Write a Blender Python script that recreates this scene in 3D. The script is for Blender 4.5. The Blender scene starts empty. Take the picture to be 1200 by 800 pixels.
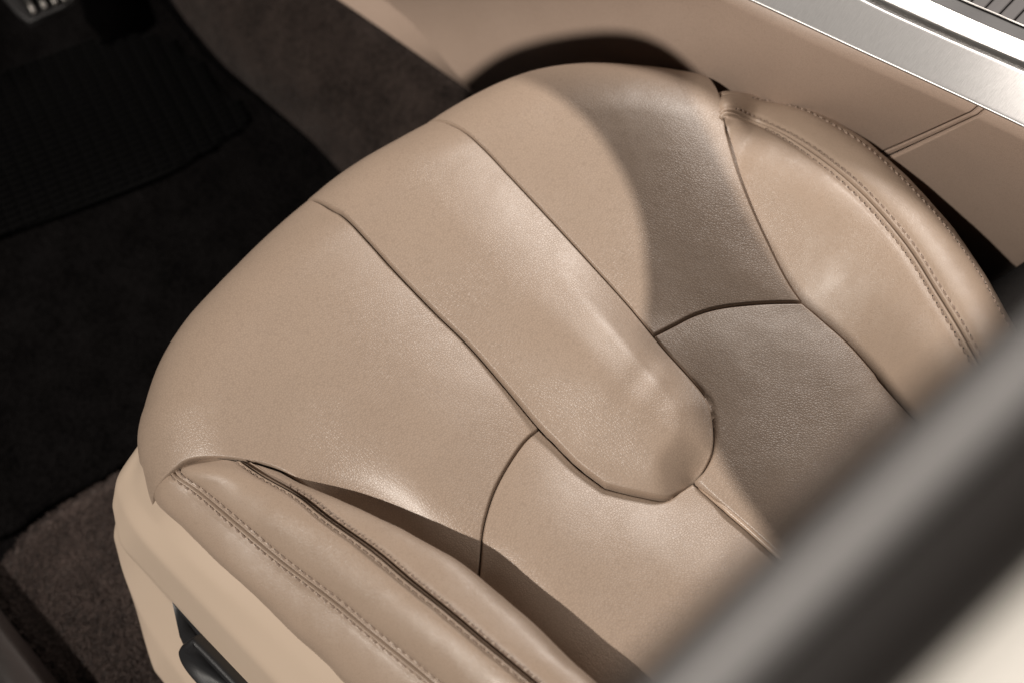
import bpy, math, random
import numpy as np
from mathutils import Matrix, Vector, noise

random.seed(7)
rng = np.random.default_rng(7)
scene = bpy.context.scene
COL = scene.collection
R = math.radians

# ------------------------------------------------------------------ camera
# X = inboard, Y = towards the front of the car, Z = up; seat cushion plane at Z0
Z0 = 0.36
ELEV = R(62.0)
look_h = np.array([math.cos(R(48)), math.sin(R(48)), 0.0])
cam_r = np.array([math.cos(R(-42)), math.sin(R(-42)), 0.0])
cam_f = math.cos(ELEV) * look_h + np.array([0, 0, -math.sin(ELEV)])
cam_u = math.sin(ELEV) * look_h + np.array([0, 0, math.cos(ELEV)])
LENS = 50.0
FPX = LENS / 36.0 * 1200.0
_d0 = cam_f + (700 - 600) / FPX * cam_r - (443 - 400) / FPX * cam_u
CAM = np.array([0, 0, Z0]) - 0.99 * _d0

cd = bpy.data.cameras.new("camera")
cd.lens = LENS; cd.sensor_width = 36.0
cd.clip_start = 0.02; cd.clip_end = 100
cam = bpy.data.objects.new("camera", cd)
cam.matrix_world = Matrix(((cam_r[0], cam_u[0], -cam_f[0], CAM[0]),
                           (cam_r[1], cam_u[1], -cam_f[1], CAM[1]),
                           (cam_r[2], cam_u[2], -cam_f[2], CAM[2]), (0, 0, 0, 1)))
COL.objects.link(cam)
scene.camera = cam
cd.dof.use_dof = True
cd.dof.focus_distance = 0.985
cd.dof.aperture_fstop = 4.0
cd.dof.aperture_blades = 0

# ------------------------------------------------------------------ light
SUN_EL, SUN_AZ = 50.0, 175.0      # azimuth of the direction TOWARDS the sun, from +X counter-clockwise
sun_dir = np.array([math.cos(R(SUN_EL)) * math.cos(R(SUN_AZ)), math.cos(R(SUN_EL)) * math.sin(R(SUN_AZ)), math.sin(R(SUN_EL))])
world = bpy.data.worlds.new("World"); scene.world = world
world.use_nodes = True
wn = world.node_tree
for n in list(wn.nodes): wn.nodes.remove(n)
wo = wn.nodes.new("ShaderNodeOutputWorld"); bg = wn.nodes.new("ShaderNodeBackground")
sky = wn.nodes.new("ShaderNodeTexSky"); sky.sky_type = 'NISHITA'; sky.sun_disc = False
sky.sun_elevation = R(SUN_EL); sky.sun_rotation = R(90 - SUN_AZ)
bg.inputs[1].default_value = 0.0025
wn.links.new(sky.outputs[0], bg.inputs[0]); wn.links.new(bg.outputs[0], wo.inputs[0])

sl = bpy.data.lights.new("sun", 'SUN'); sl.energy = 3.75; sl.angle = R(0.8); sl.color = (1.0, 0.93, 0.85)
sun = bpy.data.objects.new("sun", sl); COL.objects.link(sun)
sun.rotation_euler = Vector(sun_dir).to_track_quat('Z', 'Y').to_euler()
sun.location = (-1.5, 0, 2.0)

def area(name, loc, target, sx, sy, power, color):
    l = bpy.data.lights.new(name, 'AREA'); l.shape = 'RECTANGLE'; l.size = sx; l.size_y = sy
    l.energy = power; l.color = color
    o = bpy.data.objects.new(name, l); COL.objects.link(o)
    o.location = loc
    o.rotation_euler = (Vector(loc) - Vector(target)).to_track_quat('Z', 'Y').to_euler()
    return o
# daylight that enters through the windscreen and the far side window
area("windscreen_daylight", (0.96, 0.42, Z0 + 0.88), (0.05, 0.0, Z0), 0.50, 0.28, 16.0, (1.0, 0.92, 0.85))

scene.view_settings.view_transform = 'Standard'
scene.view_settings.look = 'None'
scene.view_settings.exposure = -0.08
scene.view_settings.gamma = 1.0
scene.view_settings.use_curve_mapping = False
scene.render.engine = 'CYCLES'
scene.cycles.use_denoising = True
scene.cycles.max_bounces = 6; scene.cycles.diffuse_bounces = 3; scene.cycles.glossy_bounces = 2

# ------------------------------------------------------------------ image pixel helpers
def pix(px, py, z):
    """Point on the camera ray through image pixel (px,py), at height z over the cushion plane."""
    d = cam_f + (px - 600) / FPX * cam_r - (py - 400) / FPX * cam_u
    t = (Z0 + z - CAM[2]) / d[2]
    return CAM + t * d

def pixd(px, py, dist):
    d = cam_f + (px - 600) / FPX * cam_r - (py - 400) / FPX * cam_u
    return CAM + dist * d

def project(P):
    q = np.asarray(P) - CAM
    w = q @ cam_f
    return np.stack([600 + FPX * (q @ cam_r) / w, 400 - FPX * (q @ cam_u) / w], -1)

def crom(P, n=12):
    P = np.asarray(P, float)
    if len(P) < 3: return P
    Q = np.vstack([2 * P[0] - P[1], P, 2 * P[-1] - P[-2]])
    out = []
    for i in range(1, len(Q) - 2):
        p0, p1, p2, p3 = Q[i - 1], Q[i], Q[i + 1], Q[i + 2]
        for k in range(n):
            t = k / n
            out.append(0.5 * (2 * p1 + (p2 - p0) * t + (2 * p0 - 5 * p1 + 4 * p2 - p3) * t * t + (3 * p1 - p0 - 3 * p2 + p3) * t ** 3))
    out.append(Q[-2])
    return np.array(out)

def arclen(P):
    return np.concatenate([[0], np.cumsum(np.linalg.norm(np.diff(P, axis=0), axis=1))])

def resample(P, params):
    P = np.asarray(P, float); s = arclen(P); s = s / s[-1]
    return np.stack([np.interp(params, s, P[:, k]) for k in range(P.shape[1])], -1)

def params_for(L, step=0.0028, fine=True):
    e = np.array([0, .0004, .0008, .0013, .0019, .0026, .0035, .0046, .0062]) if fine else np.array([0.0])
    mid = np.linspace(e[-1], L - e[-1], max(3, int((L - 2 * e[-1]) / step)))
    return np.unique(np.concatenate([e, mid, L - e])) / L

def seg_dist(P, poly):
    P = np.asarray(P)[:, None, :]; A = poly[None, :-1]; B = poly[None, 1:]
    d = B - A
    t = np.clip(((P - A) * d).sum(-1) / np.maximum((d * d).sum(-1), 1e-12), 0, 1)
    return np.sqrt((((A + t[..., None] * d) - P) ** 2).sum(-1)).min(1)

def smooth(a, b, x):
    t = np.clip((x - a) / (b - a), 0, 1)
    return t * t * (3 - 2 * t)

def fbm(P, scale, seed=0.0, octaves=3):
    P = np.atleast_2d(P)
    return np.array([noise.fractal((p[0] * scale + seed, p[1] * scale - seed, (p[2] if len(p) > 2 else 0) * scale), 1.0, 2.0, octaves) for p in P])

# ------------------------------------------------------------------ object helpers
def mesh_obj(name, verts, faces, mat, parent=None, smooth_shade=True):
    me = bpy.data.meshes.new(name)
    me.from_pydata([tuple(map(float, v)) for v in verts], [], faces)
    me.update()
    if smooth_shade:
        me.polygons.foreach_set("use_smooth", [True] * len(me.polygons))
    me.materials.append(mat)
    o = bpy.data.objects.new(name, me)
    COL.objects.link(o)
    if parent is not None: o.parent = parent
    return o

def thing(name, label, cat, group=None):
    o = bpy.data.objects.new(name, None); COL.objects.link(o)
    o.empty_display_size = 0.05
    o["label"] = label; o["category"] = cat
    if group: o["group"] = group
    return o

def tag(o, label, cat):
    o["label"] = label; o["category"] = cat
    return o

def grid_faces(n, m):
    f = []
    for i in range(n - 1):
        for j in range(m - 1):
            a = i * m + j
            f.append((a, a + 1, a + m + 1, a + m))
    return f

def orient_up(G, ref=(0, 0, 1)):
    """True when the grid's normals (as grid_faces winds them) agree with ref."""
    n, m = G.shape[:2]; i, j = n // 2, m // 2
    du = G[min(i + 1, n - 1), j] - G[i - 1, j]; dv = G[i, min(j + 1, m - 1)] - G[i, j - 1]
    return np.dot(np.cross(dv, du), ref) > 0

def grid_obj(name, G, mat, parent=None, ref=(0, 0, 1)):
    if not orient_up(G, ref): G = G[:, ::-1]
    n, m = G.shape[:2]
    return mesh_obj(name, G.reshape(-1, 3), grid_faces(n, m), mat, parent)

def grid_normals(G, ref=(0, 0, 1)):
    du = np.gradient(G, axis=0); dv = np.gradient(G, axis=1)
    N = np.cross(du, dv)
    N /= np.maximum(np.linalg.norm(N, axis=-1, keepdims=True), 1e-12)
    c = N[N.shape[0] // 2, N.shape[1] // 2]
    return N if np.dot(c, ref) > 0 else -N

def tube(path, rad, mat, name, parent=None, sides=8, closed_ends=True):
    path = np.asarray(path, float); n = len(path)
    T = np.gradient(path, axis=0); T /= np.linalg.norm(T, axis=1, keepdims=True)
    V = []; F = []
    ref = np.array([0, 0, 1.0])
    rad = np.broadcast_to(rad, (n,))
    for i in range(n):
        a = np.cross(T[i], ref)
        if np.linalg.norm(a) < 1e-4: a = np.cross(T[i], [1, 0, 0])
        a /= np.linalg.norm(a); b = np.cross(T[i], a)
        for k in range(sides):
            an = 2 * math.pi * k / sides
            V.append(path[i] + rad[i] * (math.cos(an) * a + math.sin(an) * b))
    for i in range(n - 1):
        for k in range(sides):
            k2 = (k + 1) % sides
            F.append((i * sides + k, i * sides + k2, (i + 1) * sides + k2, (i + 1) * sides + k))
    if closed_ends:
        F.append(tuple(range(sides))[::-1]); F.append(tuple((n - 1) * sides + k for k in range(sides)))
    return mesh_obj(name, V, F, mat, parent)

# ------------------------------------------------------------------ materials
def new_mat(name):
    m = bpy.data.materials.new(name); m.use_nodes = True
    nt = m.node_tree; b = nt.nodes["Principled BSDF"]
    return m, nt, b

def N(nt, t, **kw):
    n = nt.nodes.new(t)
    for k, v in kw.items(): setattr(n, k, v)
    return n

def math_node(nt, op, a, b=None):
    n = N(nt, "ShaderNodeMath", operation=op)
    for i, x in enumerate((a, b)):
        if x is None: continue
        if hasattr(x, "is_linked"): nt.links.new(x, n.inputs[i])
        else: n.inputs[i].default_value = x
    return n.outputs[0]

def leather(name, col, rough=0.42, grain=1.0, scale=570.0, crease=0.6, spec=0.5):
    m, nt, b = new_mat(name); L = nt.links
    tc = N(nt, "ShaderNodeTexCoord")
    nz = N(nt, "ShaderNodeTexNoise"); nz.inputs["Scale"].default_value = 60; nz.inputs["Detail"].default_value = 2
    L.new(tc.outputs["Object"], nz.inputs["Vector"])
    off = N(nt, "ShaderNodeVectorMath", operation='SCALE'); off.inputs[3].default_value = 0.004
    L.new(nz.outputs["Color"], off.inputs[0])
    add = N(nt, "ShaderNodeVectorMath", operation='ADD')
    L.new(tc.outputs["Object"], add.inputs[0]); L.new(off.outputs[0], add.inputs[1])
    vo = N(nt, "ShaderNodeTexVoronoi", feature='DISTANCE_TO_EDGE'); vo.inputs["Scale"].default_value = scale
    L.new(add.outputs[0], vo.inputs["Vector"])
    cr = N(nt, "ShaderNodeMapRange"); cr.inputs[1].default_value = 0.0; cr.inputs[2].default_value = 0.20
    cr.interpolation_type = 'SMOOTHSTEP'
    L.new(vo.outputs["Distance"], cr.inputs[0])
    # how strong the pebble is varies over the hide
    big = N(nt, "ShaderNodeTexNoise"); big.inputs["Scale"].default_value = 14; big.inputs["Detail"].default_value = 3
    L.new(tc.outputs["Object"], big.inputs["Vector"])
    bigr = N(nt, "ShaderNodeMapRange"); bigr.inputs[1].default_value = 0.35; bigr.inputs[2].default_value = 0.68
    bigr.inputs[3].default_value = 0.35; bigr.inputs[4].default_value = 1.0
    L.new(big.outputs["Fac"], bigr.inputs[0])
    peb = math_node(nt, 'MULTIPLY', cr.outputs[0], bigr.outputs[0])
    # fine stretch creases running along the hide
    mp = N(nt, "ShaderNodeMapping"); mp.inputs["Rotation"].default_value = (0, 0, R(28)); mp.inputs["Scale"].default_value = (1.0, 0.28, 1.0)
    L.new(add.outputs[0], mp.inputs["Vector"])
    v2 = N(nt, "ShaderNodeTexVoronoi", feature='DISTANCE_TO_EDGE'); v2.inputs["Scale"].default_value = scale * 0.62
    L.new(mp.outputs[0], v2.inputs["Vector"])
    c2 = N(nt, "ShaderNodeMapRange"); c2.inputs[2].default_value = 0.16; c2.interpolation_type = 'SMOOTHSTEP'
    L.new(v2.outputs["Distance"], c2.inputs[0])
    n3 = N(nt, "ShaderNodeTexNoise"); n3.inputs["Scale"].default_value = 11; n3.inputs["Detail"].default_value = 2
    sh = N(nt, "ShaderNodeVectorMath", operation='ADD'); sh.inputs[1].default_value = (3.1, 1.7, 0.4)
    L.new(tc.outputs["Object"], sh.inputs[0]); L.new(sh.outputs[0], n3.inputs["Vector"])
    n3r = N(nt, "ShaderNodeMapRange"); n3r.inputs[1].default_value = 0.50; n3r.inputs[2].default_value = 0.70; n3r.inputs[4].default_value = crease
    L.new(n3.outputs["Fac"], n3r.inputs[0])
    crs = math_node(nt, 'MULTIPLY', c2.outputs[0], n3r.outputs[0])
    micro = N(nt, "ShaderNodeTexNoise"); micro.inputs["Scale"].default_value = 1500; micro.inputs["Detail"].default_value = 2
    L.new(tc.outputs["Object"], micro.inputs["Vector"])
    h = math_node(nt, 'ADD', math_node(nt, 'ADD', peb, crs), math_node(nt, 'MULTIPLY', micro.outputs["Fac"], 0.35))
    bp = N(nt, "ShaderNodeBump"); bp.inputs["Strength"].default_value = 0.6 * grain; bp.inputs["Distance"].default_value = 0.00016
    L.new(h, bp.inputs["Height"]); L.new(bp.outputs[0], b.inputs["Normal"])
    # hide colour: slow mottling, a little darker in the grain valleys
    mot = N(nt, "ShaderNodeTexNoise"); mot.inputs["Scale"].default_value = 22; mot.inputs["Detail"].default_value = 4
    L.new(tc.outputs["Object"], mot.inputs["Vector"])
    mix = N(nt, "ShaderNodeMix", data_type='RGBA')
    mix.inputs["A"].default_value = (col[0] * .93, col[1] * .92, col[2] * .91, 1)
    mix.inputs["B"].default_value = (col[0] * 1.05, col[1] * 1.05, col[2] * 1.05, 1)
    L.new(mot.outputs["Fac"], mix.inputs["Factor"])
    mul = N(nt, "ShaderNodeMix", data_type='RGBA', blend_type='MULTIPLY'); mul.inputs["Factor"].default_value = 1.0
    vr = N(nt, "ShaderNodeMapRange"); vr.inputs[3].default_value = 0.84
    L.new(cr.outputs[0], vr.inputs[0])
    L.new(mix.outputs["Result"], mul.inputs["A"]); L.new(vr.outputs[0], mul.inputs["B"])
    L.new(mul.outputs["Result"], b.inputs["Base Color"])
    b.inputs["Roughness"].default_value = rough
    b.inputs["Specular IOR Level"].default_value = spec
    return m

def plain(name, col, rough=0.5, metal=0.0, bump=0.0, bscale=400, spec=0.5, var=0.06):
    m, nt, b = new_mat(name); L = nt.links
    tc = N(nt, "ShaderNodeTexCoord")
    nz = N(nt, "ShaderNodeTexNoise"); nz.inputs["Scale"].default_value = bscale; nz.inputs["Detail"].default_value = 3
    L.new(tc.outputs["Object"], nz.inputs["Vector"])
    n2 = N(nt, "ShaderNodeTexNoise"); n2.inputs["Scale"].default_value = 18; n2.inputs["Detail"].default_value = 4
    L.new(tc.outputs["Object"], n2.inputs["Vector"])
    mix = N(nt, "ShaderNodeMix", data_type='RGBA')
    mix.inputs["A"].default_value = tuple(c * (1 - var) for c in col) + (1,)
    mix.inputs["B"].default_value = tuple(c * (1 + var) for c in col) + (1,)
    L.new(n2.outputs["Fac"], mix.inputs["Factor"]); L.new(mix.outputs["Result"], b.inputs["Base Color"])
    b.inputs["Roughness"].default_value = rough; b.inputs["Metallic"].default_value = metal
    b.inputs["Specular IOR Level"].default_value = spec
    if bump:
        bp = N(nt, "ShaderNodeBump"); bp.inputs["Strength"].default_value = bump; bp.inputs["Distance"].default_value = 0.0004
        L.new(nz.outputs["Fac"], bp.inputs["Height"]); L.new(bp.outputs[0], b.inputs["Normal"])
    return m

def carpet(name, col, scale=260, sheen=0.15, spec=0.1):
    m, nt, b = new_mat(name); L = nt.links
    tc = N(nt, "ShaderNodeTexCoord")
    nz = N(nt, "ShaderNodeTexNoise"); nz.inputs["Scale"].default_value = scale; nz.inputs["Detail"].default_value = 4
    n2 = N(nt, "ShaderNodeTexNoise"); n2.inputs["Scale"].default_value = 26; n2.inputs["Detail"].default_value = 4
    for x in (nz, n2): L.new(tc.outputs["Object"], x.inputs["Vector"])
    s = math_node(nt, 'ADD', math_node(nt, 'MULTIPLY', nz.outputs["Fac"], 0.55), math_node(nt, 'MULTIPLY', n2.outputs["Fac"], 0.45))
    rp = N(nt, "ShaderNodeMapRange"); rp.inputs[1].default_value = 0.32; rp.inputs[2].default_value = 0.68
    L.new(s, rp.inputs[0])
    mix = N(nt, "ShaderNodeMix", data_type='RGBA')
    mix.inputs["A"].default_value = tuple(c * .45 for c in col) + (1,); mix.inputs["B"].default_value = tuple(c * 1.6 for c in col) + (1,)
    L.new(rp.outputs[0], mix.inputs["Factor"]); L.new(mix.outputs["Result"], b.inputs["Base Color"])
    bp = N(nt, "ShaderNodeBump"); bp.inputs["Strength"].default_value = 1.0; bp.inputs["Distance"].default_value = 0.004
    L.new(nz.outputs["Fac"], bp.inputs["Height"]); L.new(bp.outputs[0], b.inputs["Normal"])
    b.inputs["Roughness"].default_value = 0.95; b.inputs["Specular IOR Level"].default_value = spec
    b.inputs["Sheen Weight"].default_value = sheen; b.inputs["Sheen Roughness"].default_value = 0.5
    return m

def brushed(name, col, direction, rough=0.34):
    m, nt, b = new_mat(name); L = nt.links
    tc = N(nt, "ShaderNodeTexCoord")
    mp = N(nt, "ShaderNodeMapping", vector_type='TEXTURE'); mp.inputs["Rotation"].default_value = (0, 0, direction); mp.inputs["Scale"].default_value = (1.0, 12.0, 12.0)
    L.new(tc.outputs["Object"], mp.inputs["Vector"])
    nz = N(nt, "ShaderNodeTexNoise"); nz.inputs["Scale"].default_value = 1600; nz.inputs["Detail"].default_value = 4
    L.new(mp.outputs[0], nz.inputs["Vector"])
    bp = N(nt, "ShaderNodeBump"); bp.inputs["Strength"].default_value = 0.35; bp.inputs["Distance"].default_value = 0.0003
    L.new(nz.outputs["Fac"], bp.inputs["Height"]); L.new(bp.outputs[0], b.inputs["Normal"])
    mix = N(nt, "ShaderNodeMix", data_type='RGBA')
    mix.inputs["A"].default_value = tuple(c * .85 for c in col) + (1,); mix.inputs["B"].default_value = tuple(min(1, c * 1.1) for c in col) + (1,)
    L.new(nz.outputs["Fac"], mix.inputs["Factor"]); L.new(mix.outputs["Result"], b.inputs["Base Color"])
    b.inputs["Metallic"].default_value = 1.0; b.inputs["Roughness"].default_value = rough
    return m

TAN = (0.350, 0.264, 0.202)
M_leather = leather("tan_leather", TAN, rough=0.405, grain=0.95, spec=0.62)
M_bolster = leather("tan_bolster_leather", (0.365, 0.275, 0.210), rough=0.36, grain=0.8, scale=950, crease=0.25)
M_thread = plain("seam_thread", (0.23, 0.167, 0.128), 0.7, bump=0.4, bscale=2500)
M_hole_shade = plain("hole_shade", (0.03, 0.022, 0.017), 0.9)  # dark colour standing for the shade inside the needle holes
M_piping = leather("piping_leather", (0.42, 0.31, 0.23), rough=0.33, grain=0.3, scale=900, crease=0.0)
M_shield = plain("beige_plastic", (0.50, 0.395, 0.305), 0.42, bump=0.25, bscale=1800, var=0.02)
M_black = plain("black_plastic", (0.012, 0.012, 0.013), 0.45, bump=0.35, bscale=1500)
M_console = leather("console_leather", (0.375, 0.280, 0.222), rough=0.5, grain=0.35, scale=800, crease=0.1)
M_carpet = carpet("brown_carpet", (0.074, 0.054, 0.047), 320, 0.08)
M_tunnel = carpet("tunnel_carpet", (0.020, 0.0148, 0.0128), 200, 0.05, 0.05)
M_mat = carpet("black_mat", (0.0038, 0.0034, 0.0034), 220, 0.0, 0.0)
M_rubber = plain("black_rubber", (0.010, 0.009, 0.009), 0.6)
M_sill = plain("dark_brown_plastic", (0.040, 0.029, 0.026), 0.5, bump=0.3, bscale=900)
M_grey = plain("grey_frame_paint", (0.40, 0.385, 0.38), 0.36)
M_darktrim = plain("dark_trim", (0.016, 0.0125, 0.011), 0.75)

# ================================================================== SETTING
floor = grid_obj("floor", np.array([[(-1.2, -1.2, -0.002), (-1.2, 1.6, -0.002)], [(1.2, -1.2, -0.002), (1.2, 1.6, -0.002)]], float), M_mat)
floor["kind"] = "structure"

# ================================================================== SEAT CUSHION
RB = 0.055                     # radius of the rolled front edge
sil = [(166, 508), (168, 488), (176, 450), (197, 400), (233, 357), (285, 303), (340, 251), (400, 202), (467, 163), (533, 125), (600, 98), (653, 85), (700, 80), (747, 80), (800, 85), (850, 97), (905, 122), (960, 160)]
def h_base(p):
    """Broad upholstery form over the flat cushion plane (metres)."""
    u, v = p[:, 0], p[:, 1]
    h = 0.012 * smooth(-0.02, 0.16, v) - 0.006 * smooth(0.0, -0.25, v)
    h = h - 0.006 * smooth(-0.125, -0.20, u) * smooth(0.19, 0.07, v)     # falls into the fold beside the outer bolster
    h = h + 0.014 * smooth(0.06, 0.19, u) * (0.35 + 0.95 * smooth(-0.08, 0.05, v))
    h = h - 0.004 * np.exp(-(u / 0.05) ** 2) * smooth(0.0, -0.05, v)
    return h

def outline_from(sil_px):
    """Where the rolled edge has to begin so that its rim is seen at the outline given in image pixels."""
    px_ = resample(crom(np.array(sil_px, float), 8), np.linspace(0, 1, 56))
    q = np.array([pix(x, y, -0.5 * RB)[:2] for x, y in px_])
    for _ in range(12):
        qs = q.copy()
        for _k in range(12): qs[1:-1] = 0.25 * qs[:-2] + 0.5 * qs[1:-1] + 0.25 * qs[2:]
        T = np.gradient(qs, axis=0); T /= np.linalg.norm(T, axis=1, keepdims=True)
        n = np.stack([-T[:, 1], T[:, 0]], -1)
        new = []
        hb_ = h_base(q)
        for k, (x, y) in enumerate(px_):
            HB = hb_[k]
            S = np.array([*(q[k] + n[k] * RB), Z0 - RB])
            for _i in range(3):
                vw = CAM - S; phi = math.atan2(vw[2], -(n[k] @ vw[:2]))
                phi = min(max(phi, R(40)), R(105))
                z = -RB * (1 - math.cos(phi)) + HB * math.cos(phi)
                S = pix(x, y, z)
            new.append(S[:2] - n[k] * (RB + HB) * math.sin(phi))
        q = 0.5 * q + 0.5 * np.array(new)
        for _k in range(2): q[1:-1] = 0.25 * q[:-2] + 0.5 * q[1:-1] + 0.25 * q[2:]
    return q
O_line = outline_from(sil)
# extend straight at both ends, smooth
O_line = resample(O_line, np.linspace(0, 1, 100))
for _ in range(6):
    O_line[1:-1] = 0.25 * O_line[:-2] + 0.5 * O_line[1:-1] + 0.25 * O_line[2:]
a = O_line[0] + (O_line[0] - O_line[2]) / np.linalg.norm(O_line[0] - O_line[2]) * 0.6
b_ = O_line[-1] + (O_line[-1] - O_line[-3]) / np.linalg.norm(O_line[-1] - O_line[-3]) * 0.6
o0 = O_line[0]
O_line = crom(np.vstack([[o0 + [0.03, -0.60]], [o0 + [0.004, -0.16]], [o0 + [-0.006, -0.07]], [o0 + [-0.007, -0.028]], O_line[1:], [b_]]), 3)

def bend(p):
    """Flat upholstery pattern -> rolled cushion. Returns point and normal."""
    p = np.asarray(p, float)
    A, B = O_line[:-1], O_line[1:]
    d = B - A
    P = p[:, None, :]
    t = np.clip(((P - A) * d).sum(-1) / (d * d).sum(-1), 0, 1)
    Q = A + t[..., None] * d
    dist2 = ((P - Q) ** 2).sum(-1); k = dist2.argmin(1)
    r = np.arange(len(p))
    q = Q[r, k]; dist = np.sqrt(dist2[r, k])
    dd = d[k]; nrm = np.stack([-dd[:, 1], dd[:, 0]], -1); nrm /= np.linalg.norm(nrm, axis=1, keepdims=True)
    # outside test: even-odd rule against the closed outline
    x, y = p[:, 0:1], p[:, 1:2]
    Ax, Ay, Bx, By = (np.append(O_line[:, 0], 0)[None, :-1], np.append(O_line[:, 1], 0)[None, :-1], np.roll(O_line, -1, 0)[None, :, 0], np.roll(O_line, -1, 0)[None, :, 1])
    cr_ = ((Ay > y) != (By > y)) & (x < (Bx - Ax) * (y - Ay) / np.where(By == Ay, 1e-12, By - Ay) + Ax)
    out = (cr_.sum(1) % 2) == 0
    dirv = np.where((dist > 1e-6)[:, None], (p - q) / np.maximum(dist, 1e-6)[:, None], nrm)
    ang = np.clip(dist / RB, 0, math.pi / 2)
    extra = np.minimum(np.maximum(dist - RB * math.pi / 2, 0), 0.13)
    xy = np.where(out[:, None], q + dirv * (RB * np.sin(ang))[:, None], p)
    z = np.where(out, -RB * (1 - np.cos(ang)) - extra, 0)
    n3 = np.where(out[:, None], np.concatenate([dirv * np.sin(ang)[:, None], np.cos(ang)[:, None]], 1), np.array([[0, 0, 1.0]]))
    return np.concatenate([xy, (Z0 + z)[:, None]], 1), n3

def surf(p, h=None):
    B, n = bend(p)
    if h is None: h = h_base(np.asarray(p))
    return B + n * h[:, None]

def solve(px):
    """Pattern coordinates that land on the given image pixels."""
    px = np.asarray(px, float)
    p = np.array([pix(x, y, 0)[:2] for x, y in px])
    for _ in range(25):
        f = project(surf(p)) - px
        e = 1e-4
        fx = (project(surf(p + [e, 0])) - px - f) / e
        fy = (project(surf(p + [0, e])) - px - f) / e
        det = fx[:, 0] * fy[:, 1] - fx[:, 1] * fy[:, 0]
        det = np.where(np.abs(det) < 2e4, np.sign(det) * 2e4 + (det == 0) * 2e4, det)
        dx = (f[:, 0] * fy[:, 1] - f[:, 1] * fy[:, 0]) / det
        dy = (fx[:, 0] * f[:, 1] - fx[:, 1] * f[:, 0]) / det
        st = np.stack([dx, dy], -1); ln = np.linalg.norm(st, axis=1, keepdims=True)
        p = p - st * np.minimum(1, 0.015 / np.maximum(ln, 1e-9))
    return p

def ext(p, i, dirv, L):
    d = np.asarray(dirv, float); d /= np.linalg.norm(d)
    return p[i] + d * L

# seams, traced in order front -> rear
t_left = solve([(385, 238), (400, 246), (430, 276), (470, 320), (510, 361), (550, 400), (590, 446), (632, 496)])
t_left2 = solve([(632, 496), (650, 514), (678, 542), (710, 566)])
t_right = solve([(536, 146), (552, 157), (573, 177), (600, 206), (633, 241), (657, 267), (688, 301), (734, 352), (766, 391)])
t_right2 = solve([(766, 391), (782, 410), (806, 436), (826, 460)])
t_end = solve([(710, 566), (742, 574), (780, 580), (798, 570), (814, 559)])
t_end2 = solve([(814, 559), (826, 548), (836, 528), (838, 504), (834, 476), (826, 460)])
front_dir = np.array([-0.05, 1.0])
t_left = np.vstack([ext(t_left, 0, front_dir, 0.16), ext(t_left, 0, front_dir, 0.03), t_left])
t_right = np.vstack([ext(t_right, 0, front_dir, 0.16), ext(t_right, 0, front_dir, 0.03), t_right])
cross_l = solve([(632, 496), (614, 512), (594, 541), (578, 572), (568, 604), (564, 628), (562, 655)])
cross_l = np.vstack([cross_l, ext(cross_l, -1, cross_l[-1] - cross_l[-3], 0.035)])
cross_r = solve([(766, 391), (790, 379), (814, 367), (846, 358), (894, 353), (941, 352)])
mid_seam = solve([(814, 559), (846, 588), (882, 619), (912, 646)])
mid_seam = np.vstack([mid_seam, ext(mid_seam, -1, mid_seam[-1] - mid_seam[0], 0.2)])
far_f = solve([(852, 150), (857, 170), (867, 203), (882, 241), (901, 282), (924, 327), (941, 352)])
far_f = np.vstack([ext(far_f, 0, [0.45, 0.89], 0.18), ext(far_f, 0, [0.52, 0.85], 0.05), far_f])
far_r = solve([(941, 352), (961, 369), (995, 399), (1025, 432), (1062, 476)])
far_r = np.vstack([far_r, ext(far_r, -1, far_r[-1] - far_r[1], 0.2)])
near_lip = solve([(203, 551), (218, 540), (240, 536), (280, 538), (330, 551), (390, 579)])
near_f = np.vstack([near_lip[:-1], [-0.1945, 0.047], [-0.1905, 0.012], [-0.1840, -0.028], cross_l[-1]])
_k = ((O_line - near_f[0]) ** 2).sum(1).argmin(); _t = O_line[_k + 1] - O_line[_k - 1]
corner_dir = np.array([-_t[1], _t[0]]) / np.linalg.norm(_t)
near_f = np.vstack([ext(near_f, 0, corner_dir, 0.080), ext(near_f, 0, corner_dir, 0.035), near_f])
near_r = np.vstack([cross_l[-1], cross_l[-1] + [0.0, -0.12], cross_l[-1] + [0.0, -0.30]])

def coons(c0, c1, d0, d1, step=0.0026):
    """c0: P00->P10, c1: P01->P11, d0: P00->P01, d1: P10->P11 (2-D polylines); relaxed so that no cell folds over."""
    Lc = max(arclen(c0)[-1], arclen(c1)[-1]); Ld = max(arclen(d0)[-1], arclen(d1)[-1])
    K = 150
    def blend(s, t):
        C0, C1, D0, D1 = resample(c0, s), resample(c1, s), resample(d0, t), resample(d1, t)
        S, T = s[:, None, None], t[None, :, None]
        G = (1 - T) * C0[:, None] + T * C1[:, None] + (1 - S) * D0[None] + S * D1[None]
        return G - ((1 - S) * (1 - T) * C0[0] + S * (1 - T) * C0[-1] + (1 - S) * T * C1[0] + S * T * C1[-1])
    k = np.linspace(0, 1, K)
    H = blend(k, k)
    for _ in range(1500):
        H[1:-1, 1:-1] = 0.25 * (H[:-2, 1:-1] + H[2:, 1:-1] + H[1:-1, :-2] + H[1:-1, 2:])
    s = params_for(Lc, step); t = params_for(Ld, step)
    A = np.stack([[np.interp(s, k, H[:, b, q]) for b in range(K)] for q in range(2)], -1)      # K,ns,2
    G = np.stack([[np.interp(t, k, A[:, a, q]) for a in range(len(s))] for q in range(2)], -1)  # ns,nt,2
    return G

def roll(d, w=0.0016, depth=0.0075, puff=0.005, w2=0.055):
    x = np.clip(1 - d / w, 0, 1)
    return -depth * (1 - np.sqrt(np.maximum(1 - x * x, 0))) - puff * np.clip(1 - d / w2, 0, 1) ** 2

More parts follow.
